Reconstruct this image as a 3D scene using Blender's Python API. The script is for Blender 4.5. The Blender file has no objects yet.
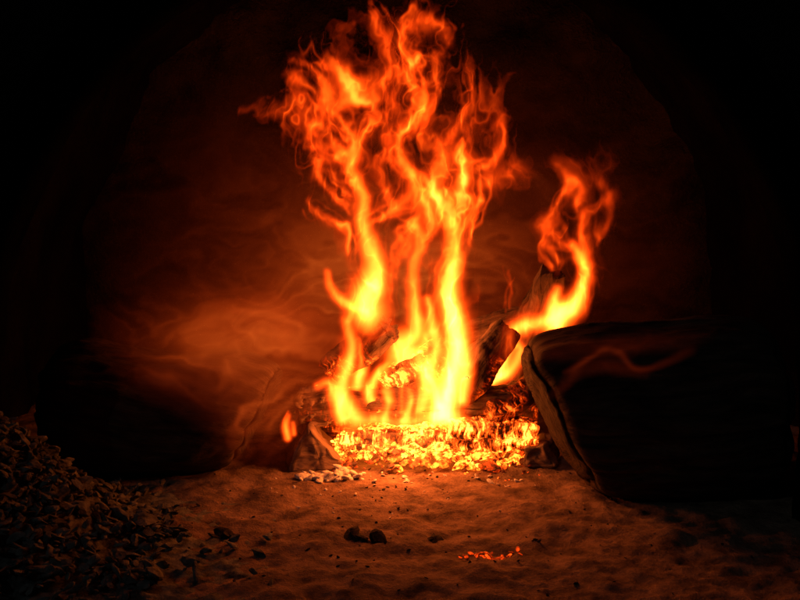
import bpy, bmesh, math, random
import numpy as np
from mathutils import Vector, Matrix, noise

random.seed(7); rng=np.random.default_rng(11)
S=bpy.context.scene
S.view_settings.view_transform='Standard'; S.view_settings.look='None'
S.view_settings.exposure=0; S.view_settings.gamma=1

# ---------------------------------------------------------------- camera
cam=bpy.data.cameras.new('camera'); camo=bpy.data.objects.new('camera',cam)
S.collection.objects.link(camo); cam.lens=50; cam.sensor_width=36; cam.clip_end=500
camo.location=(0,-2.6,0.75); camo.rotation_euler=(math.radians(90-8.2),0,0)
S.camera=camo
PIT=math.radians(8.2)
def tr(px,py,y=0.0):
    """traced survey unit (800x600 print) -> metres on the vertical plane y"""
    a=PIT+math.atan((py-300)/1111.0); d=y+2.6
    z=0.75-d*math.tan(a)
    dep=d*math.cos(PIT)+(0.75-z)*math.sin(PIT)
    return ((px-400)*dep/1111.0, z)

# ---------------------------------------------------------------- world + moon
w=bpy.data.worlds.new('World'); S.world=w; w.use_nodes=True
nt=w.node_tree; bg=nt.nodes['Background']
sky=nt.nodes.new('ShaderNodeTexSky'); sky.sky_type='NISHITA'; sky.sun_disc=False
sky.sun_elevation=math.radians(38); sky.sun_rotation=math.radians(215)
nt.links.new(sky.outputs[0],bg.inputs[0]); bg.inputs[1].default_value=0.0008
sl=bpy.data.lights.new('moon','SUN'); sl.energy=0.05; sl.angle=math.radians(0.5); sl.color=(0.85,1,1)
so=bpy.data.objects.new('moon',sl); S.collection.objects.link(so)
d=Vector((math.sin(math.radians(215))*math.cos(math.radians(38)),math.cos(math.radians(215))*math.cos(math.radians(38)),math.sin(math.radians(38))))
so.rotation_euler=d.to_track_quat('Z','Y').to_euler()

# ---------------------------------------------------------------- materials
def newmat(name):
    m=bpy.data.materials.new(name); m.use_nodes=True
    return m,m.node_tree,m.node_tree.nodes['Principled BSDF']
def ramp(nt,fac,stops):
    r=nt.nodes.new('ShaderNodeValToRGB'); nt.links.new(fac,r.inputs[0])
    e=r.color_ramp.elements
    while len(e)<len(stops): e.new(0.5)
    for k,(p,c) in enumerate(stops):
        e[k].position=p; e[k].color=(*c,1)
    return r.outputs[0]
def mth(nt,op,a,b=None):
    n=nt.nodes.new('ShaderNodeMath'); n.operation=op
    for i,v in enumerate((a,b)):
        if v is None: continue
        if isinstance(v,(int,float)): n.inputs[i].default_value=v
        else: nt.links.new(v,n.inputs[i])
    return n.outputs[0]
def coords(nt,scale=(1,1,1)):
    t=nt.nodes.new('ShaderNodeTexCoord'); mp=nt.nodes.new('ShaderNodeMapping')
    nt.links.new(t.outputs['Object'],mp.inputs[0]); mp.inputs['Scale'].default_value=scale
    return mp.outputs[0]
def noi(nt,vec,sc,det=6,rough=.6,dist=0):
    n=nt.nodes.new('ShaderNodeTexNoise'); nt.links.new(vec,n.inputs['Vector'])
    n.inputs['Scale'].default_value=sc; n.inputs['Detail'].default_value=det
    n.inputs['Roughness'].default_value=rough; n.inputs['Distortion'].default_value=dist
    return n.outputs[0]
def bump(nt,b,h,dist=.01,st=1):
    n=nt.nodes.new('ShaderNodeBump'); n.inputs['Distance'].default_value=dist; n.inputs['Strength'].default_value=st
    nt.links.new(h,n.inputs['Height']); nt.links.new(n.outputs[0],b.inputs['Normal'])

def mat_rock(name,c1,c2,sc=8,bd=.02,spec=.15):
    m,nt,b=newmat(name); v=coords(nt)
    n=noi(nt,v,sc,5,.65); nt.links.new(ramp(nt,n,[(.3,c1),(.7,c2)]),b.inputs['Base Color'])
    b.inputs['Roughness'].default_value=1.0; b.inputs['Specular IOR Level'].default_value=spec
    h=noi(nt,v,sc*4,5,.78)
    bump(nt,b,h,bd); return m
M_ground=mat_rock('ashy_earth',(.06,.038,.028),(.36,.24,.17),15,.014)
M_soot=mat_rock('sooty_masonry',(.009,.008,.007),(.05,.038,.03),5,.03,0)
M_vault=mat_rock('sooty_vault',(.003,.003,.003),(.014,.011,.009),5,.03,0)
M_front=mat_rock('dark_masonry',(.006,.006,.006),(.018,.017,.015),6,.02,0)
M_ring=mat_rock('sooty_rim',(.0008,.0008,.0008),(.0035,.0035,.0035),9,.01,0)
M_coal=mat_rock('charcoal_ash',(.012,.014,.014),(.27,.28,.27),34,.008)
M_ash=mat_rock('white_ash',(.55,.52,.50),(.8,.77,.74),40,.004)
M_char=mat_rock('charred_chunk',(.01,.009,.008),(.06,.05,.045),30,.01)

def mat_bark(name,c1,c2,glow=0.0,bl=.012):
    m,nt,b=newmat(name)
    t=nt.nodes.new('ShaderNodeAttribute'); t.attribute_name='luv'      # (along, around, r)
    mp=nt.nodes.new('ShaderNodeMapping'); nt.links.new(t.outputs['Vector'],mp.inputs[0]); mp.inputs['Scale'].default_value=(10,45,45)
    n1=noi(nt,mp.outputs[0],1.0,7,.70,.5)
    v=coords(nt)
    nt.links.new(ramp(nt,n1,[(.35,c1),(.65,c2)]),b.inputs['Base Color'])
    b.inputs['Roughness'].default_value=.9; b.inputs['Specular IOR Level'].default_value=.2
    h=n1
    if glow>0:
        mp2=nt.nodes.new('ShaderNodeMapping'); nt.links.new(t.outputs['Vector'],mp2.inputs[0]); mp2.inputs['Scale'].default_value=(110,30,30)
        st=noi(nt,mp2.outputs[0],1.0,4,.65,.8)
        patch=noi(nt,v,26,5,.66,.4)
        q=mth(nt,'ADD',mth(nt,'MULTIPLY',st,.50),mth(nt,'MULTIPLY',patch,.60))
        k=ramp(nt,q,[(.48,(0,0,0)),(.57,(.35,.35,.35)),(.66,(1,1,1))])
        ht=nt.nodes.new('ShaderNodeAttribute'); ht.attribute_name='burn'
        s=mth(nt,'MULTIPLY',k,ht.outputs['Fac'])
        nt.links.new(ramp(nt,s,[(0,(0,0,0)),(.12,(.5,.02,0)),(.40,(1,.11,.006)),(1,(1,.32,.032))]),b.inputs['Emission Color'])
        nt.links.new(mth(nt,'MULTIPLY',s,glow),b.inputs['Emission Strength'])
        m.cycles.emission_sampling='NONE'
    bump(nt,b,h,bl)
    return m
M_bark=mat_bark('dark_bark',(.008,.006,.005),(.11,.07,.048),bl=.03)
M_burn=mat_bark('burning_bark',(.016,.010,.008),(.17,.11,.075),glow=5.0,bl=.012)

def mat_ember():
    m,nt,b=newmat('glowing_ember'); v=coords(nt)
    b.inputs['Base Color'].default_value=(.05,.035,.03,1); b.inputs['Roughness'].default_value=.95
    ht=nt.nodes.new('ShaderNodeAttribute'); ht.attribute_name='burn'
    n=noi(nt,v,70,5,.7); n2=noi(nt,v,15,4,.6)
    k=ramp(nt,mth(nt,'MULTIPLY',n,mth(nt,'ADD',n2,.5)),[(.36,(0.02,.02,.02)),(.47,(.45,.45,.45)),(.60,(1,1,1))])
    s=mth(nt,'MULTIPLY',k,ht.outputs['Fac'])
    nt.links.new(ramp(nt,s,[(0,(.3,.012,0)),(.25,(1,.06,.003)),(.55,(1,.15,.008)),(1,(1,.25,.024))]),b.inputs['Emission Color'])
    nt.links.new(mth(nt,'MULTIPLY',s,6.5),b.inputs['Emission Strength'])
    m.cycles.emission_sampling='NONE'
    return m
M_ember=mat_ember()

# ---------------------------------------------------------------- mesh helpers
def obj(name,verts,faces,mat,smooth=True,attrs=None,parent=None):
    me=bpy.data.meshes.new(name); me.from_pydata([tuple(v) for v in verts],[],faces); me.update()
    if smooth: me.polygons.foreach_set('use_smooth',[True]*len(me.polygons))
    if attrs:
        for k,(typ,data) in attrs.items():
            a=me.attributes.new(k,typ,'POINT')
            a.data.foreach_set('vector' if typ=='FLOAT_VECTOR' else 'value',np.asarray(data,dtype=np.float32).ravel())
    me.materials.append(mat); o=bpy.data.objects.new(name,me); S.collection.objects.link(o)
    if parent: o.parent=parent
    return o

def log_mesh(a,b,ra,rb,seed,seg=48,rough=.10,ringstep=.012,slantA=(0,0),slantB=(0,0),square=0,knots=1.0,heatf=None,rnd=.06,rlen=.02,bendy=.15,dome=1.,jag=.12):
    a=Vector(a);b=Vector(b);ax=(b-a);L=ax.length;ax.normalize()
    up=Vector((0,0,1)) if abs(ax.z)<.8 else Vector((0,1,0))
    u=ax.cross(up).normalized(); v=u.cross(ax).normalized()
    nr=max(8,int(L/ringstep)); V=[];F=[];LUV=[];H=[]
    for i in range(nr+1):
        t=i/nr; r0=ra+(rb-ra)*t
        ctr=a+ax*(L*t)
        ctr+= (u*noise.noise((t*3,seed,1))+v*noise.noise((t*3,seed,5)))*r0*bendy
        endf=1-rnd*(math.exp(-t*L/rlen)+math.exp(-(1-t)*L/rlen))-.08*(math.exp(-t*L/.006)+math.exp(-(1-t)*L/.006))
        for j in range(seg):
            th=2*math.pi*j/seg; c,s=math.cos(th),math.sin(th)
            sq=1.0
            if square: sq=1+square*(1/max(abs(c),abs(s))-1)
            p=Vector((t*L/ra*.35,c*1.1,s*1.1))
            n=noise.fractal(p+Vector((seed*7.1,0,0)),.8,2.1,6)
            g=noise.noise(Vector((t*L/ra*.3,c*5,s*5))+Vector((seed*3.3,2,2)))
            g2=noise.noise(Vector((t*L/ra*1.2,c*13,s*13))+Vector((seed*3.3,7,2)))
            kx=noise.noise(Vector((t*L/ra*.9,c*.9,s*.9))+Vector((seed,9,9)))
            r=r0*endf*sq*(1+rough*n+rough*.5*g+rough*.3*g2+knots*.22*max(0,kx-.2))
            w0=(1-t)**3; w1=t**3
            ch=noise.noise(Vector((c*2.2,s*2.2,seed)))*jag
            off=ax*(w0*(slantA[0]*c+slantA[1]*s+ch)*ra+w1*(slantB[0]*c+slantB[1]*s+ch)*rb)
            pt=ctr+u*(c*r)+v*(s*r)+off
            V.append(pt); LUV.append((t*L,th*r0,r0))
    for i in range(nr):
        for j in range(seg):
            j2=(j+1)%seg
            F.append((i*seg+j,i*seg+j2,(i+1)*seg+j2,(i+1)*seg+j))
    for end,base,sgn in ((0,0,-1),(1,nr*seg,1)):
        cen=sum((V[base+j] for j in range(seg)),Vector())/seg
        prev=base; dm=.22*min(1,rnd*6)*dome
        for k,f in enumerate((.97,.93,.87,.8,.7,.6,.45,.3,.12)):
            st=len(V)
            for j in range(seg):
                p=cen.lerp(V[base+j],f); q=noise.fractal(p*22+Vector((seed,0,0)),.7,2,5)
                V.append(p+ax*sgn*((q*.10*min(1,.06/ra)+dm*math.sqrt(1-f*f))*ra)); LUV.append((L*end+f*.02,j*.002,f))
            for j in range(seg):
                j2=(j+1)%seg
                F.append((prev+j,st+j,st+j2,prev+j2) if end==1 else (prev+j,prev+j2,st+j2,st+j))
            prev=st
        V.append(cen+ax*sgn*dm*ra);LUV.append((L*end,0,0)); c=len(V)-1
        for j in range(seg):
            j2=(j+1)%seg
            F.append((prev+j,c,prev+j2) if end==1 else (prev+j,prev+j2,c))
    H=[(heatf(p) if heatf else 0.) for p in V]
    return V,F,LUV,H
def log(name,a,b,ra,rb,seed,mat,parent=None,**k):
    V,F,U,H=log_mesh(a,b,ra,rb,seed,**k)
    return obj(name,V,F,mat,attrs={'luv':('FLOAT_VECTOR',U),'burn':('FLOAT',H)},parent=parent)

bm=bmesh.new(); bmesh.ops.create_icosphere(bm,subdivisions=2,radius=1)
ICV=[v.co.copy() for v in bm.verts]; ICF=[tuple(v.index for v in f.verts) for f in bm.faces]; bm.free()
def chunks(name,items,mat,smooth=False,parent=None,ang=.35,cut=.68):
    V=[];F=[];H=[]
    for pos,sc,sd,ht in items:
        R=Matrix.Rotation(sd*12.3,3,'Z')@Matrix.Rotation(math.sin(sd*5.1)*.6,3,'X')@Matrix.Rotation(math.cos(sd*3.1)*.6,3,'Y')
        o=len(V)
        pl=[Vector((math.sin(sd*(k+2)*1.7),math.cos(sd*(k+3)*2.3),math.sin(sd*(k+1)*3.1+k))).normalized() for k in range(8)]
        for c in ICV:
            p=c*(1+ang*noise.noise(c*1.3+Vector((sd*9.7,sd,0)))+.12*noise.noise(c*4+Vector((sd,0,sd))))
            for k,n in enumerate(pl):
                dd=p.dot(n); cc=cut+.10*math.sin(sd*3+k*2)
                if dd>cc: p=p-n*(dd-cc)
            p=Vector((p.x*sc[0],p.y*sc[1],p.z*sc[2])); p=R@p+Vector(pos)
            V.append(p);H.append(ht)
        F+= [tuple(o+i for i in f) for f in ICF]
    return obj(name,V,F,mat,smooth=smooth,attrs={'burn':('FLOAT',H)},parent=parent)

# ---------------------------------------------------------------- ground
def gh(x,y):
    r=math.hypot(x,y)
    if r>4: return 0
    h=.012*noise.fractal(Vector((x*4,y*4,0)),.8,2,6)+.005*noise.fractal(Vector((x*22,y*22,3)),.7,2,5)
    h+=.018*max(0,noise.noise(Vector((x*9,y*9,7)))-.15)
    return h*min(1,(4-r))
dense=[-1.3+i*.008 for i in range(int(2.6/.008)+1)]
xs=[-80,-30,-12,-6,-4,-3,-2.2,-1.7]+dense+[1.7,2.2,3,4,6,12,30,80]
V=[(x,y-.1,gh(x,y-.1)) for y in xs for x in xs]; n=len(xs)
F=[(j*n+i,j*n+i+1,(j+1)*n+i+1,(j+1)*n+i) for j in range(n-1) for i in range(n-1)]
obj('ground',V,F,M_ground)

# ---------------------------------------------------------------- masonry kiln
kiln=bpy.data.objects.new('masonry_kiln',None); S.collection.objects.link(kiln)
YF=-.47
def arch(t,a=.80,b=.93,zc=.20):
    if t<.12: return (-a, -.05+ (zc+.05)*t/.12)
    if t>.88: return (a, -.05+(zc+.05)*(1-t)/.12)
    th=math.pi*(1-(t-.12)/.76); return (a*math.cos(th), zc+b*math.sin(th))
NA=160
ts=[i/NA for i in range(NA+1)]
V=[];F=[]; ny=70
for j in range(ny+1):
    y=YF+.02+j/ny*1.75; sh=1.34-.14*(j/ny)**2
    for t in ts:
        x,z=arch(t); n_=.03*noise.fractal(Vector((x*4,y*4,z*4)),.8,2,6)
        V.append((x*sh*(1+n_),y,.2+(z-.2)*sh*(1+n_)))
m_=NA+1
F=[(j*m_+i,(j+1)*m_+i,(j+1)*m_+i+1,j*m_+i+1) for j in range(ny) for i in range(NA)]
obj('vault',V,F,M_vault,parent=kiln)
V=[];F=[]; nn=120
for j in range(nn+1):
    for i in range(nn+1):
        x=-1.25+2.5*i/nn; z=-.05+1.7*j/nn
        V.append((x,.98+.06*noise.fractal(Vector((x*3,0,z*3)),.8,2,7)-.05*(abs(x))**2,z))
F=[(j*(nn+1)+i,j*(nn+1)+i+1,(j+1)*(nn+1)+i+1,(j+1)*(nn+1)+i) for j in range(nn) for i in range(nn)]
obj('back_wall',V,F,M_soot,parent=kiln)
V=[];F=[]; ks=20
for i,t in enumerate(ts):
    x,z=arch(t); x2,z2=arch(min(1,t+.004)); x1,z1=arch(max(0,t-.004))
    tx,tz=(x2-x1),(z2-z1); l=math.hypot(tx,tz) or 1; nx_,nz_=-tz/l,tx/l
    for k in range(ks):
        a=2*math.pi*k/ks; ca,sa=math.cos(a),math.sin(a)
        sq=1/max(abs(ca),abs(sa))**.6
        rr=.055*sq*(1+.14*noise.fractal(Vector((x*7,z*7,a)),.8,2,5))
        V.append((x+nx_*(rr*ca+.045),YF-.01+rr*sa,z+nz_*(rr*ca+.045)))
for i in range(NA):
    for k in range(ks):
        k2=(k+1)%ks; F.append((i*ks+k,(i+1)*ks+k,(i+1)*ks+k2,i*ks+k2))
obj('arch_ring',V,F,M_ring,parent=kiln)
V=[];F=[]; nr=24
for i,t in enumerate(ts):
    x,z=arch(t,.85,.98)
    ang=math.atan2(z-.2,x)
    ox,oz=(math.cos(ang),math.sin(ang)); k=min(2.0/max(abs(ox),1e-4),(2.2/oz if oz>0 else 1e9))
    ex,ez=ox*k,.2+oz*k
    if t<.12 or t>.88: ex,ez=(2.0 if x>0 else -2.0),z
    for r in range(nr+1):
        f=(r/nr)**1.5; X=x+(ex-x)*f; Z=z+(ez-z)*f
        V.append((X,YF+.01+.018*noise.fractal(Vector((X*5,1,Z*5)),.8,2,6),Z))
F=[(i*(nr+1)+r,(i+1)*(nr+1)+r,(i+1)*(nr+1)+r+1,i*(nr+1)+r+1) for i in range(NA) for r in range(nr)]
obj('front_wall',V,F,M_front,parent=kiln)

# ---------------------------------------------------------------- logs
log('large_log',(.345,-.255,.164),(.79,-.245,.178),.196,.200,5,M_bark,seg=170,rough=.09,ringstep=.004,slantA=(0,-.36),knots=.5,rnd=.15,rlen=.045,bendy=.03,dome=.95,jag=.14)
log('large_log',(-.335,-.13,.130),(-.78,-.15,.15),.135,.155,8,M_bark,seg=140,rough=.10,ringstep=.005,slantA=(0,-.36),knots=.7,rnd=.15,rlen=.04,bendy=.06,dome=.9,jag=.15)

def hot(k0,k1,f=9,top=None):
    def g(p):
        h=max(0,k0+k1*noise.noise(p*f))
        if top is not None: h*=max(.12,min(1,(top-p.z)/.03+.6))
        return h
    return g
log('burning_log',(.115,-.085,.074),(.315,-.060,.066),.040,.036,21,M_burn,rough=.14,ringstep=.004,seg=64,square=.4,heatf=hot(1.1,.6,16),rnd=.08,jag=.3)
log('burning_log',(-.235,-.055,.125),(.26,-.045,.138),.032,.038,31,M_burn,rough=.26,ringstep=.004,seg=64,square=.25,heatf=hot(.25,1.2,11,.128),knots=1.6,bendy=.5)
log('burning_log',(-.14,-.070,.052),(.11,-.072,.048),.024,.028,27,M_burn,rough=.3,ringstep=.004,seg=56,square=.1,heatf=hot(1.5,.7,13),knots=1.6)
log('burning_log',(-.22,.13,.08),(.34,.12,.09),.064,.058,41,M_burn,rough=.2,ringstep=.006,heatf=hot(.5,.8,9,.15))
log('burning_log',(-.165,.06,.19),(-.025,-.02,.315),.042,.036,51,M_burn,rough=.26,ringstep=.004,square=.3,heatf=hot(.15,.9,12,.28),jag=.6,knots=1.6)
log('burning_log',(.135,-.075,.175),(.250,-.055,.318),.042,.036,61,M_burn,rough=.26,ringstep=.004,square=.35,heatf=hot(.12,.9,12,.26),jag=.4,knots=1.6)
log('burning_log',(-.03,.00,.165),(.13,.06,.24),.038,.044,65,M_burn,rough=.28,ringstep=.004,square=.3,heatf=hot(.6,1.0,12),jag=.6)
log('burning_log',(.02,.17,.20),(.36,.20,.30),.050,.045,71,M_burn,rough=.2,ringstep=.006,heatf=hot(.3,.8,9,.24))
log('burning_log',(.28,.16,.10),(.375,.12,.425),.046,.036,81,M_burn,rough=.26,ringstep=.005,square=.3,heatf=hot(.05,.6,12,.30),jag=.7,knots=1.6)
log('burning_log',(.205,-.085,.120),(.35,.03,.17),.032,.036,83,M_burn,rough=.24,ringstep=.005,heatf=hot(.15,.8,12),jag=.4)

def wedge(name,pts,y0,y1,dx,seed,mat,heat=0.):
    pts=[Vector((p[0],0,p[1])) for p in pts]; per=[]
    n=len(pts)
    for i in range(n):
        for k in range(10):
            per.append(pts[i].lerp(pts[(i+1)%n],k/10))
    cen=sum(per,Vector())/len(per); V=[];F=[];U=[]; m=len(per); nr=34
    for r in range(nr+1):
        t=r/nr; y=y0+(y1-y0)*t
        for p in per:
            q=cen+(p-cen)*(.94 if r in(0,nr) else 1); w_=Vector((q.x+dx*t,y,q.z))
            nz=Vector((noise.noise(w_*28+Vector((seed,0,0))),noise.noise(w_*40+Vector((seed,5,0))),noise.noise(w_*28+Vector((seed,9,0)))))
            nz2=Vector((noise.noise(Vector((w_.x*110,w_.y*12,w_.z*110))),0,noise.noise(Vector((w_.x*110,w_.y*12+8,w_.z*110)))))
            V.append(w_+nz*.008+nz2*.004); U.append((y,p.x+p.z,0))
    for r in range(nr):
        for j in range(m):
            j2=(j+1)%m; F.append((r*m+j,r*m+j2,(r+1)*m+j2,(r+1)*m+j))
    for base,sg in ((0,1),(nr*m,-1)):
        prev=base
        c0=sum((V[base+j] for j in range(m)),Vector())/m
        for f in (.85,.7,.5,.3,.15):
            st=len(V)
            for j in range(m):
                p=c0.lerp(V[base+j],f); V.append(p+Vector((0,.008*noise.noise(p*70),0))); U.append((p.x,p.z,0))
            for j in range(m):
                j2=(j+1)%m; F.append((prev+j,st+j,st+j2,prev+j2) if sg==1 else (prev+j,prev+j2,st+j2,st+j))
            prev=st
        V.append(c0);U.append((0,0,0));c=len(V)-1
        for j in range(m):
            j2=(j+1)%m; F.append((prev+j,c,prev+j2) if sg==1 else (prev+j,prev+j2,c))
    return obj(name,V,F,mat,attrs={'luv':('FLOAT_VECTOR',U),'burn':('FLOAT',[heat]*len(V))})
M_split=mat_bark('split_wood',(.08,.055,.04),(.34,.23,.16),bl=.006)
wedge('split_firewood',[(-.262,-.005),(-.208,.100),(-.13,.012),(-.135,-.008)],-.13,.03,-.02,4,M_split)
wedge('split_firewood',[(-.240,.085),(-.250,.155),(-.175,.163),(-.165,.090)],-.08,.05,.01,9,M_split)
wedge('split_firewood',[(.285,-.005),(.290,.045),(.335,.05),(.36,.0)],-.11,.0,.03,13,M_split)

# ---------------------------------------------------------------- ember bed / debris
it=[]
for i in range(2600):
    x=random.gauss(.05,.14); y=random.gauss(-.03,.07)
    if not(-.17<x<.30 and -.155<y<.2): continue
    dd=((x-.04)/.25)**2+((y-.0)/.17)**2
    z=.064*max(0,1-dd)+random.random()*.008
    s=random.uniform(.0025,.008)*(2.2 if random.random()<.08 else 1)
    it.append(((x,y,z),(s*random.uniform(.8,2.2),s,s*random.uniform(.5,.9)),random.random()*50,max(.05,min(1.5,1.75-1.0*dd+random.uniform(-.9,.25)))))
chunks('ember_bed',it,M_ember,cut=.58)
it=[]
for i in range(160):
    x=random.gauss(.02,.33); y=random.uniform(-.85,-.12)
    s=random.uniform(.0015,.004)*(1.6 if random.random()<.08 else 1)
    it.append(((x,y,gh(x,y)+s*.2),(s*1.5,s,s*.5),random.random()*50,0))
for (x,y,s) in ((-.075,-.60,.026),(.07,-.58,.022),(-.35,-.55,.018)):
    for k in range(4):
        a_=random.gauss(0,s*.9); b_=random.gauss(0,s*.4); q_=s*random.uniform(.35,.8)
        it.append(((x+a_,y+b_,gh(x,y)+q_*.05),(q_*1.9,q_,q_*.4),random.random()*50,0))
chunks('charcoal_debris',it,M_char,cut=.55)
it=[]
for i in range(30):
    x=random.gauss(.165,.026); y=random.gauss(-.66,.008); s=random.uniform(.002,.005)
    it.append(((x,y,gh(x,y)+.001),(s*2,s,s*.4),random.random()*50,random.uniform(.1,.40)))
for i in range(20):
    x=random.uniform(-.2,.33); y=random.uniform(-.20,-.13); s=random.uniform(.002,.004)
    it.append(((x,y,gh(x,y)+.001),(s*1.5,s,s*.5),random.random()*50,random.uniform(.2,.6)))
chunks('scattered_embers',it,M_ember)
it=[]
for i in range(60):
    x=random.gauss(-.150,.034); y=random.gauss(-.185,.016); s=random.uniform(.004,.013)
    it.append(((x,y,gh(x,y)+s*.5),(s*1.6,s,s*.6),random.random()*50,0))
for i in range(16):
    x=random.uniform(-.1,.30); y=random.uniform(-.26,-.17); s=random.uniform(.003,.008)
    it.append(((x,y,gh(x,y)+s*.3),(s*1.7,s,s*.5),random.random()*50,0))
for i in range(40):
    x=random.uniform(-.35,.3); y=random.uniform(-.45,-.12); s=random.uniform(.001,.004)
    it.append(((x,y,gh(x,y)+s*.3),(s*1.7,s,s*.4),random.random()*50,0))
chunks('ash_flakes',it,M_ash,smooth=True)

def pileh(x,y):
    return .30*math.exp(-(((x+.84)/.25)**2+((y+.66)/.26)**2))+.02*noise.noise(Vector((x*9,y*9,3)))*math.exp(-(((x+.7)/.4)**2+((y+.7)/.3)**2))
it=[]
for i in range(2400):
    x=random.gauss(-.74,.2); y=random.gauss(-.72,.17)
    if x<-1.3 or y>-.42 and x>-.5: continue
    h=pileh(x,y)
    if h<.012 and random.random()<.8: continue
    s=random.uniform(.003,.014)*(2.0 if random.random()<.06 else 1)
    it.append(((x,y,h+random.uniform(-.004,.008)),(s*1.6,s*random.uniform(.6,1.2),s*random.uniform(.3,.8)),random.random()*80,0))
cp=chunks('charcoal_pile',it,M_coal,cut=.5)
V=[];F=[];q=130
for j in range(q+1):
    for i in range(q+1):
        x=-1.5+1.3*i/q; y=-1.35+1.1*j/q; V.append((x,y,pileh(x,y)-.010+.010*noise.fractal(Vector((x*30,y*30,0)),.7,2,5)))
F=[(j*(q+1)+i,j*(q+1)+i+1,(j+1)*(q+1)+i+1,(j+1)*(q+1)+i) for j in range(q) for i in range(q)]
obj('mound',V,F,M_coal,parent=cp)

# ---------------------------------------------------------------- gas sheets (flames, smoke): curved luminous surfaces
class Sheet:
    def __init__(s,x0,x1,z0,z1,h):
        s.x=np.arange(x0,x1,h,dtype=np.float32); s.z=np.arange(z0,z1,h,dtype=np.float32); s.h=h
        s.x0,s.z0=x0,z0; s.res=(len(s.x),len(s.z))
    def new(s): return np.zeros(s.res,np.float32)
    def noise(s,cx,cz,angle=0.):
        X=s.x[:,None]-s.x0; Z=s.z[None,:]-s.z0
        c,sn=math.cos(angle),math.sin(angle)
        U=(X*c+Z*sn)/cx+200.; W=(-X*sn+Z*c)/cz+200.
        g=rng.standard_normal((256,256)).astype(np.float32)
        i=np.floor(U).astype(int); j=np.floor(W).astype(int); fu=U-i; fw=W-j
        fu=fu*fu*fu*(fu*(fu*6-15)+10); fw=fw*fw*fw*(fw*(fw*6-15)+10)
        i%=256;j%=256;i2=(i+1)%256;j2=(j+1)%256
        return ((g[i,j]*(1-fu)+g[i2,j]*fu)*(1-fw)+(g[i,j2]*(1-fu)+g[i2,j2]*fu)*fw).astype(np.float32)
    def stroke(s,T,pts,y,ws=1.,gain=1.):
        P=[]
        for (a,b,w_,i_) in pts:
            x,z=tr(a,b,y); P.append((x,z,w_*.0024*ws,i_*gain))
        P=np.array(P); E=np.vstack([2*P[0]-P[1],P,2*P[-1]-P[-2]]); out=[]
        for k in range(len(P)-1):
            p0,p1,p2,p3=E[k:k+4]; m=max(3,int(np.linalg.norm((p2-p1)[:2])/.0018))
            for t in np.linspace(0,1,m,endpoint=False):
                out.append(.5*((2*p1)+(-p0+p2)*t+(2*p0-5*p1+4*p2-p3)*t*t+(-p0+3*p1-3*p2+p3)*t**3))
        out.append(P[-1]); tmp=s.new()
        for (x,z,w_,I) in out:
            sx=max(.0016,w_*.5); I=max(I,0); r=3*sx
            a=int(max(0,(x-r-s.x0)/s.h)); b=int(min(s.res[0],(x+r-s.x0)/s.h+2)); c=int(max(0,(z-r-s.z0)/s.h)); d=int(min(s.res[1],(z+r-s.z0)/s.h+2))
            if b<=a or d<=c: continue
            v=I*np.exp(-.5*((s.x[a:b]-x)/sx)**2)[:,None]*np.exp(-.5*((s.z[c:d]-z)/sx)**2)[None,:]
            np.maximum(tmp[a:b,c:d],v,out=tmp[a:b,c:d])
        T+=tmp
    def warp(s,f,dx,dz):
        U=np.clip(np.arange(s.res[0],dtype=np.float32)[:,None]+dx/s.h,0,s.res[0]-1.001)
        W=np.clip(np.arange(s.res[1],dtype=np.float32)[None,:]+dz/s.h,0,s.res[1]-1.001)
        i=U.astype(int);j=W.astype(int);fu=U-i;fw=W-j
        return ((f[i,j]*(1-fu)+f[i+1,j]*fu)*(1-fw)+(f[i,j+1]*(1-fu)+f[i+1,j+1]*fu)*fw).astype(np.float32)
    def build(s,name,f,yf,mat,thr,parent):
        for k in range(2):
            n_=s.res[k]; e=np.clip(np.minimum(np.arange(n_),n_-1-np.arange(n_))/25.,0,1); f=f*(e[:,None] if k==0 else e[None,:])
        f=np.maximum(f-thr,0).astype(np.float32)
        act=(f[:-1,:-1]>0)|(f[1:,:-1]>0)|(f[:-1,1:]>0)|(f[1:,1:]>0)
        I,J=np.nonzero(act); nz=s.res[1]
        q=np.stack([I*nz+J,(I+1)*nz+J,(I+1)*nz+J+1,I*nz+J+1],1)
        uq,inv=np.unique(q.ravel(),return_inverse=True)
        vi,vj=uq//nz,uq%nz
        co=np.stack([s.x[vi],yf[vi,vj],s.z[vj]],1).astype(np.float32)
        me=bpy.data.meshes.new(name); me.vertices.add(len(uq)); me.vertices.foreach_set('co',co.ravel())
        nf=len(q); me.loops.add(nf*4); me.loops.foreach_set('vertex_index',inv.astype(np.int32).ravel())
        me.polygons.add(nf); me.polygons.foreach_set('loop_start',np.arange(0,nf*4,4,dtype=np.int32))
        me.update(calc_edges=True)
        a=me.attributes.new('glow','FLOAT','POINT'); a.data.foreach_set('value',f[vi,vj].ravel())
        me.materials.append(mat); o=bpy.data.objects.new(name,me); S.collection.objects.link(o); o.parent=parent
        print(name,nf,'faces max',f.max())
def mat_gas(name,stops,gmax):
    m=bpy.data.materials.new(name); m.use_nodes=True; nt=m.node_tree; nt.nodes.clear()
    out=nt.nodes.new('ShaderNodeOutputMaterial'); e=nt.nodes.new('ShaderNodeEmission'); t=nt.nodes.new('ShaderNodeBsdfTransparent'); ad=nt.nodes.new('ShaderNodeAddShader')
    a=nt.nodes.new('ShaderNodeAttribute'); a.attribute_name='glow'
    nt.links.new(ramp(nt,mth(nt,'DIVIDE',a.outputs['Fac'],gmax),stops),e.inputs[0])
    nt.links.new(a.outputs['Fac'],e.inputs[1])
    nt.links.new(t.outputs[0],ad.inputs[0]); nt.links.new(e.outputs[0],ad.inputs[1]); nt.links.new(ad.outputs[0],out.inputs['Surface'])
    m.cycles.emission_sampling='NONE'
    return m

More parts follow.
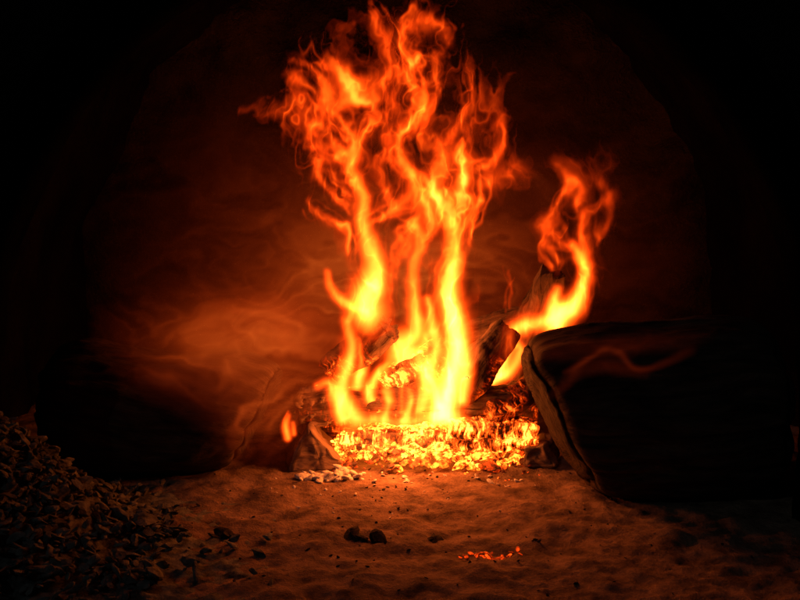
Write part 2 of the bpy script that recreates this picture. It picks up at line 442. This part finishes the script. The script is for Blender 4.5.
LO=[
 [(441,412,14,9),(447,390,16,12),(456,360,14,13),(457,330,13,12),(451,300,13,11),(452,272,10,7.5),(455,250,8,4),(449,222,7,2.4)],
 [(436,405,11,7),(430,370,10,6),(438,345,9,5),(432,320,8,4),(428,300,6,2.5)],
 [(412,385,10,3),(410,360,22,9),(404,345,18,8),(416,330,12,6),(414,305,9,3.5),(413,275,7,2.6),(419,245,7,2.6),(414,220,6,2)],
 [(368,312,18,10),(366,298,18,11),(374,280,14,8),(377,262,11,6),(371,242,10,5),(363,220,9,4.5),(362,195,8,3.4),(356,175,7,2.2)],
 [(366,312,8,4),(350,306,7,4),(338,300,6,3),(328,288,5,2.2),(325,272,4,1.4)],
 [(356,418,9,7),(343,390,9,7),(348,365,8,6.5),(352,345,7,5),(346,322,6,3),(352,305,5,2.4)],
 [(344,418,8,7),(337,395,8,6.5),(330,382,6,3.5),(318,386,5,2)],
 [(376,414,6,6),(370,392,7,7),(380,372,6,5),(390,362,4,2)],
 [(358,385,8,6.5),(362,360,8,5.5),(360,340,6,3)],
 [(402,408,6,5),(398,385,6,4),(405,372,8,5)],
 [(420,410,8,7),(424,380,8,6),(420,355,8,5),(428,335,6,3)],
 [(482,380,13,8),(496,368,14,9),(506,350,11,8),(514,334,9,7),(530,326,9,6),(545,322,8,5)],
 [(492,378,8,6),(510,372,7,5),(522,352,7,4),(512,340,5,3)],
 [(556,325,13,10),(562,314,14,11),(572,306,12,10),(580,290,9,6.5),(586,272,8,4),(582,256,7,2.8),(572,246,6,2)],
 [(550,318,8,7),(552,302,7,5),(556,290,5,2)],
 [(287,438,4,5),(285,426,4,4),(288,416,3,1.5)],[(293,434,3,3),(292,424,3,1.5)],
 [(462,400,7,7),(468,370,7,4.5),(464,345,6,2.5)],
 [(390,400,6,4.5),(386,375,5,3),(392,355,4,1.6)],
 [(348,430,7,2),(375,420,8,3.5),(400,424,8,3),(425,418,10,5),(445,416,12,7),(462,420,8,3)],
 [(384,424,6,4),(388,405,5,3.5),(384,392,4,2)],[(404,420,5,4),(410,402,5,3.5),(408,388,4,1.6)],
]
LOL=[0,1,2,1,2,0,0,1,2,2,1,2,2,2,2,1,1,0,0,0,0,0]
HI=[
 [(356,185,7,2.4),(346,160,7,2),(330,140,7,1.6),(312,122,8,1.3),(296,112,8,.8),(270,112,9,.35),(246,116,9,.2)],
 [(363,230,6,2),(385,215,7,2.2),(402,200,8,2.4),(410,182,8,2.8),(404,160,8,2.8),(396,142,8,2.6),(404,122,9,3),(414,104,9,3.2),(412,90,9,2)],
 [(414,225,7,2.2),(408,240,6,1.8),(404,255,5,1.2)],
 [(449,225,8,2.8),(440,205,9,3),(432,190,9,2.8),(434,172,9,2.5),(444,160,9,2.2),(440,140,8,1.8),(426,126,8,1.8),(422,104,8,2),(436,88,8,1.6),(434,70,9,1.2)],
 [(455,250,6,3),(462,225,7,2.8),(456,205,8,3.4),(462,178,8,4),(464,160,8,5),(458,146,7,2.4)],
 [(472,245,5,1.8),(474,222,5,2),(478,196,5,1.8),(475,180,4,1)],
 [(462,230,8,1.8),(470,212,8,2.0),(452,195,8,2),(428,188,8,1.8),(414,172,7,1.8)],
 [(352,175,6,1.8),(360,150,7,1.8),(368,130,7,1.6),(362,108,8,1.4),(350,90,9,1.3),(352,70,9,1.1)],
 [(345,205,6,1.6),(332,188,6,1.5),(320,172,7,1.5),(324,152,7,1.4),(312,140,7,1.2),(316,118,8,1.3),(326,98,8,1.2),(320,78,9,1),(300,70,9,.8)],
 [(350,250,6,1.6),(344,232,6,1.6),(330,222,6,1.2),(312,206,5,.8)],
 [(396,205,6,1.6),(386,185,6,1.4),(380,165,7,1.4),(388,145,7,1.3),(378,122,8,1.3),(384,100,9,1.2),(372,80,10,1.2),(386,60,10,1.1),(376,40,11,.9),(362,24,9,.7)],
 [(412,92,8,1.6),(398,74,9,1.4),(408,54,10,1.2),(398,36,10,1.1),(416,22,10,.9),(440,26,9,.8),(446,40,8,.6)],
 [(330,62,9,1.0),(348,78,9,1.1),(346,96,9,1.0),(330,110,8,1.0)],
 [(290,80,9,.8),(304,94,9,1.0),(318,104,9,1),(330,124,8,1)],
 [(448,135,8,1.4),(462,118,8,1.2),(474,100,8,.9),(468,78,9,.7),(472,60,9,.5)],
 [(474,170,8,1.2),(490,160,9,1.0),(504,142,9,.8),(500,122,10,.5)],
 [(478,190,8,.9),(500,180,10,.6),(520,172,10,.35),(514,150,10,.2)],
 [(340,160,7,1.4),(352,150,6,1.2),(348,130,7,1.2),(336,112,7,1.0)],
 [(425,240,6,1.6),(432,222,7,1.8),(424,206,7,1.8),(420,190,6,1.4)],
 [(582,262,8,2.6),(574,246,8,2.2),(560,240,8,1.9),(548,226,8,1.6),(552,208,8,1.4),(562,196,7,1.2),(566,180,7,.8)],
 [(586,270,8,2.2),(588,248,8,1.8),(578,232,8,1.4),(584,212,8,1.0),(598,202,8,.8),(606,190,8,.6),(596,176,8,.4)],
 [(556,262,6,1.4),(548,246,6,1.2),(546,232,6,.9)],
 [(596,236,7,.7),(606,214,7,.5),(604,196,7,.4)],
 [(573,205,7,1.0),(574,186,8,.8),(560,170,8,.5)],
 [(390,300,4,.8),(396,270,5,.8),(404,250,5,.9)],
 [(436,300,4,1.6),(440,270,5,1.5),(446,250,5,1.6)],
 [(510,310,3,.5),(512,290,3,.5),(508,275,3,.3)],
]
VE=[
 [(372,310,26,1.0),(370,250,34,.9),(366,200,42,.9),(350,150,50,1.0),(340,110,54,.9),(330,75,46,.6)],
 [(446,380,24,1.0),(446,320,30,1.1),(440,260,36,1.0),(432,200,46,1.1),(420,150,58,1.1),(405,100,66,1.0),(400,60,56,.75),(410,30,42,.5)],
 [(400,390,30,.9),(405,350,32,.9),(400,300,28,.5),(395,250,30,.3)],
 [(350,395,20,1.1),(350,350,22,.9)],
 [(460,240,22,.7),(470,190,36,.7),(480,150,44,.55),(480,100,44,.4)],
 [(575,300,22,1),(580,250,28,.7),(574,210,36,.5),(582,180,34,.35)],
 [(495,370,14,.8),(520,340,16,1.0),(550,320,18,1.0)],
]
flames=bpy.data.objects.new('campfire_flames',None); S.collection.objects.link(flames)
M_fl=mat_gas('flame_gas',[(0,(1,.045,.002)),(.12,(1,.088,.004)),(.36,(1,.15,.010)),(1,(1,.24,.035))],12.)
F_=Sheet(-.42,.56,.03,1.13,.0021)
ys=[-.130,-.095,.02,.085]
zn=((F_.z-.15)/.9).clip(0,1)[None,:]
C1=(F_.noise(.09,.12)*.010*(.35+1.1*zn),F_.noise(.09,.12)*.010*(.35+zn))
orderH=[random.randrange(4) for _ in HI]
for L_ in range(4):
    y0=ys[L_]; lo_=F_.new(); hi_=F_.new(); ve_=F_.new()
    for k,q in enumerate(LO):
        if LOL[k]==L_: F_.stroke(lo_,q,y0)
        elif (k+L_)%4==1 and k not in(11,12) and k<19:
            ox=random.uniform(-5,5); F_.stroke(lo_,[(a+ox*math.sin(m_*1.7+k),b+random.uniform(-4,4),w_,i_) for m_,(a,b,w_,i_) in enumerate(q)],y0,ws=.45,gain=.4)
    for k,q in enumerate(HI):
        if orderH[k]==L_:
            F_.stroke(hi_,q,y0,ws=.78,gain=1.05); F_.stroke(hi_,q,y0,ws=1.9,gain=.18)
        if (orderH[k]+1+k%2)%4==L_:
            for c_ in range(3):
                ox,oy=random.uniform(-11,11),random.uniform(-12,12); p_=random.random()*6
                F_.stroke(hi_,[(a+ox*math.sin(m_*1.3+p_),b+oy,w_,i_) for m_,(a,b,w_,i_) in enumerate(q)],y0,ws=.42,gain=.40)
    for k,q in enumerate(VE):
        if (k+L_)%2==0: F_.stroke(ve_,q,y0,gain=.85)
    D=[C1[k]+F_.noise(.034,.048)*.0065*(.3+1.1*zn)+F_.noise(.016,.024)*.0030*(.3+1.0*zn)+F_.noise(.008,.012)*.0009*(.4+zn) for k in (0,1)]
    def rid(cx,cz,w): return np.exp(-(np.abs(F_.noise(cx,cz))/w)**1.25)
    R=rid(.036,.12,.26)*.85+rid(.017,.06,.28)*.4+rid(.007,.024,.4)*.1
    R=F_.warp(R,D[0]*1.7,D[1]*1.7)
    patch=np.clip(.60+.5*F_.warp(F_.noise(.07,.10),D[0]*2,D[1]*2),.08,1.4)
    zm=1-.45*np.clip((zn-.05)/.30,0,1)+.35*np.clip((zn-.45)/.3,0,1)
    fld=F_.warp(lo_,D[0]*.5,D[1]*.5)*(.7+.45*R)+F_.warp(hi_,D[0],D[1])*(.30+1.0*R)*(1.05-.12*zn)*(.5+.6*patch)+F_.warp(ve_,D[0]*2,D[1]*2)*(R**1.45)*1.15*zm*patch
    dep=y0+(F_.noise(.20,.30)*.007+F_.noise(.07,.10)*.003).clip(-.015,.015)
    F_.build('flame_sheet',fld,dep,M_fl,.025,flames)

# smoke; the fire's light on it is painted in as emission
smoke=bpy.data.objects.new('smoke',None); S.collection.objects.link(smoke)
M_sm=mat_gas('painted_smoke_glow',[(0,(1,.07,.006)),(1,(1,.14,.014))],.5)  # emission stands in for fire glow scattered by the smoke
def smoke_noise(Q,soft=1.):
    D=[Q.noise(.20,.13,-.15)*.05+Q.noise(.08,.05,.2)*.026+Q.noise(.035,.025)*.010+Q.noise(.015,.012)*.003 for _ in (0,1)]
    D[1]*=.7
    def r(cx,cz,an,w): return np.exp(-(np.abs(Q.noise(cx,cz,an))/w)**1.3)
    R=(.5+.28*Q.noise(.22,.08,.1)).clip(0,1.3)*.5+r(.24,.060,.1,.5)*.38+r(.11,.030,-.2,.45)*.28+r(.05,.013,.1,.45)*.16
    return Q.warp(R,D[0],D[1]),D
B=Sheet(-.85,.85,.03,1.15,.0045); X=B.x[:,None]; Z=B.z[None,:]
R,D=smoke_noise(B)
g=.17*np.exp(-((X-.0)/.40)**2-((Z-.46)/.28)**2)+.28*np.exp(-((X+.06)/.28)**2-((Z-.36)/.17)**2)  # painted glow, also carries the lit look of the back wall
B.build('smoke_glow_sheet',g*(.30+.95*R),(.27+B.noise(.3,.3)*.012),M_sm,.002,smoke)
Q=Sheet(-.78,.80,.02,.66,.0035); X=Q.x[:,None]; Z=Q.z[None,:]
R,D=smoke_noise(Q)
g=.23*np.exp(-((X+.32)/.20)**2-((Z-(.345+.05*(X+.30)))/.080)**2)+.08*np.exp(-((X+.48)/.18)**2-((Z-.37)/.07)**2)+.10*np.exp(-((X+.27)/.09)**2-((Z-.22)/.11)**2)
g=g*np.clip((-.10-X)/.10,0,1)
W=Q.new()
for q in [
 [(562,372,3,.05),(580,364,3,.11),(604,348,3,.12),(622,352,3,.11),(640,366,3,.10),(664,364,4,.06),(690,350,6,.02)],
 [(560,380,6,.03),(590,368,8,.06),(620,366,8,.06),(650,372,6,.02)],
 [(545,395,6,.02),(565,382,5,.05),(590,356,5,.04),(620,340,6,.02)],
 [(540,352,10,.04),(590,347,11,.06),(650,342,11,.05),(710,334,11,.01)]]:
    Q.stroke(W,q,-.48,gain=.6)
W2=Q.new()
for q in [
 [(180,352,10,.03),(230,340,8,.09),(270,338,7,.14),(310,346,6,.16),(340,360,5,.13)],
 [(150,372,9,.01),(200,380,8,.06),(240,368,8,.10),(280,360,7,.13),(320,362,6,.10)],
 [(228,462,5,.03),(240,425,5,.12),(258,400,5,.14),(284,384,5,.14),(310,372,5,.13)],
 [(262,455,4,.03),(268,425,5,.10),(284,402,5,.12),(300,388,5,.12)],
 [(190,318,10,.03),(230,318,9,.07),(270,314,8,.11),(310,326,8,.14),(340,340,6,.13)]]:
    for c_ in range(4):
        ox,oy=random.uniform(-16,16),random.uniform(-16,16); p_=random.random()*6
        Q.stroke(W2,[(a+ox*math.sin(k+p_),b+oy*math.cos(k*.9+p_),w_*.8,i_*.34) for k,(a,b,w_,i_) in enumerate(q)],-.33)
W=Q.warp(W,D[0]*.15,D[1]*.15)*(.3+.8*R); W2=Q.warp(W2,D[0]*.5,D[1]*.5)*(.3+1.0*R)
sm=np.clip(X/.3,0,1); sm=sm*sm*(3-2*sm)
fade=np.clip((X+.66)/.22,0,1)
Q.build('smoke_glow_sheet',(g*(.1+1.25*R)+W+W2)*fade,(-.34-.145*sm+Q.noise(.2,.2)*.002),M_sm,.002,smoke)

# ---------------------------------------------------------------- lamps in the fire, plus an added front fill
for i,(p,e,r) in enumerate((((.06,-.14,.25),4.6,.03),((.02,0,.42),5.2,.07),((-.02,-.18,.09),2.8,.03))):  # third lamp is added ahead of the flames to brighten ash and wedge
    l=bpy.data.lights.new('firelight_and_fill','POINT'); l.energy=e; l.color=(1,.20,.032); l.shadow_soft_size=r
    o=bpy.data.objects.new('firelight_and_fill',l); o.location=p; S.collection.objects.link(o)
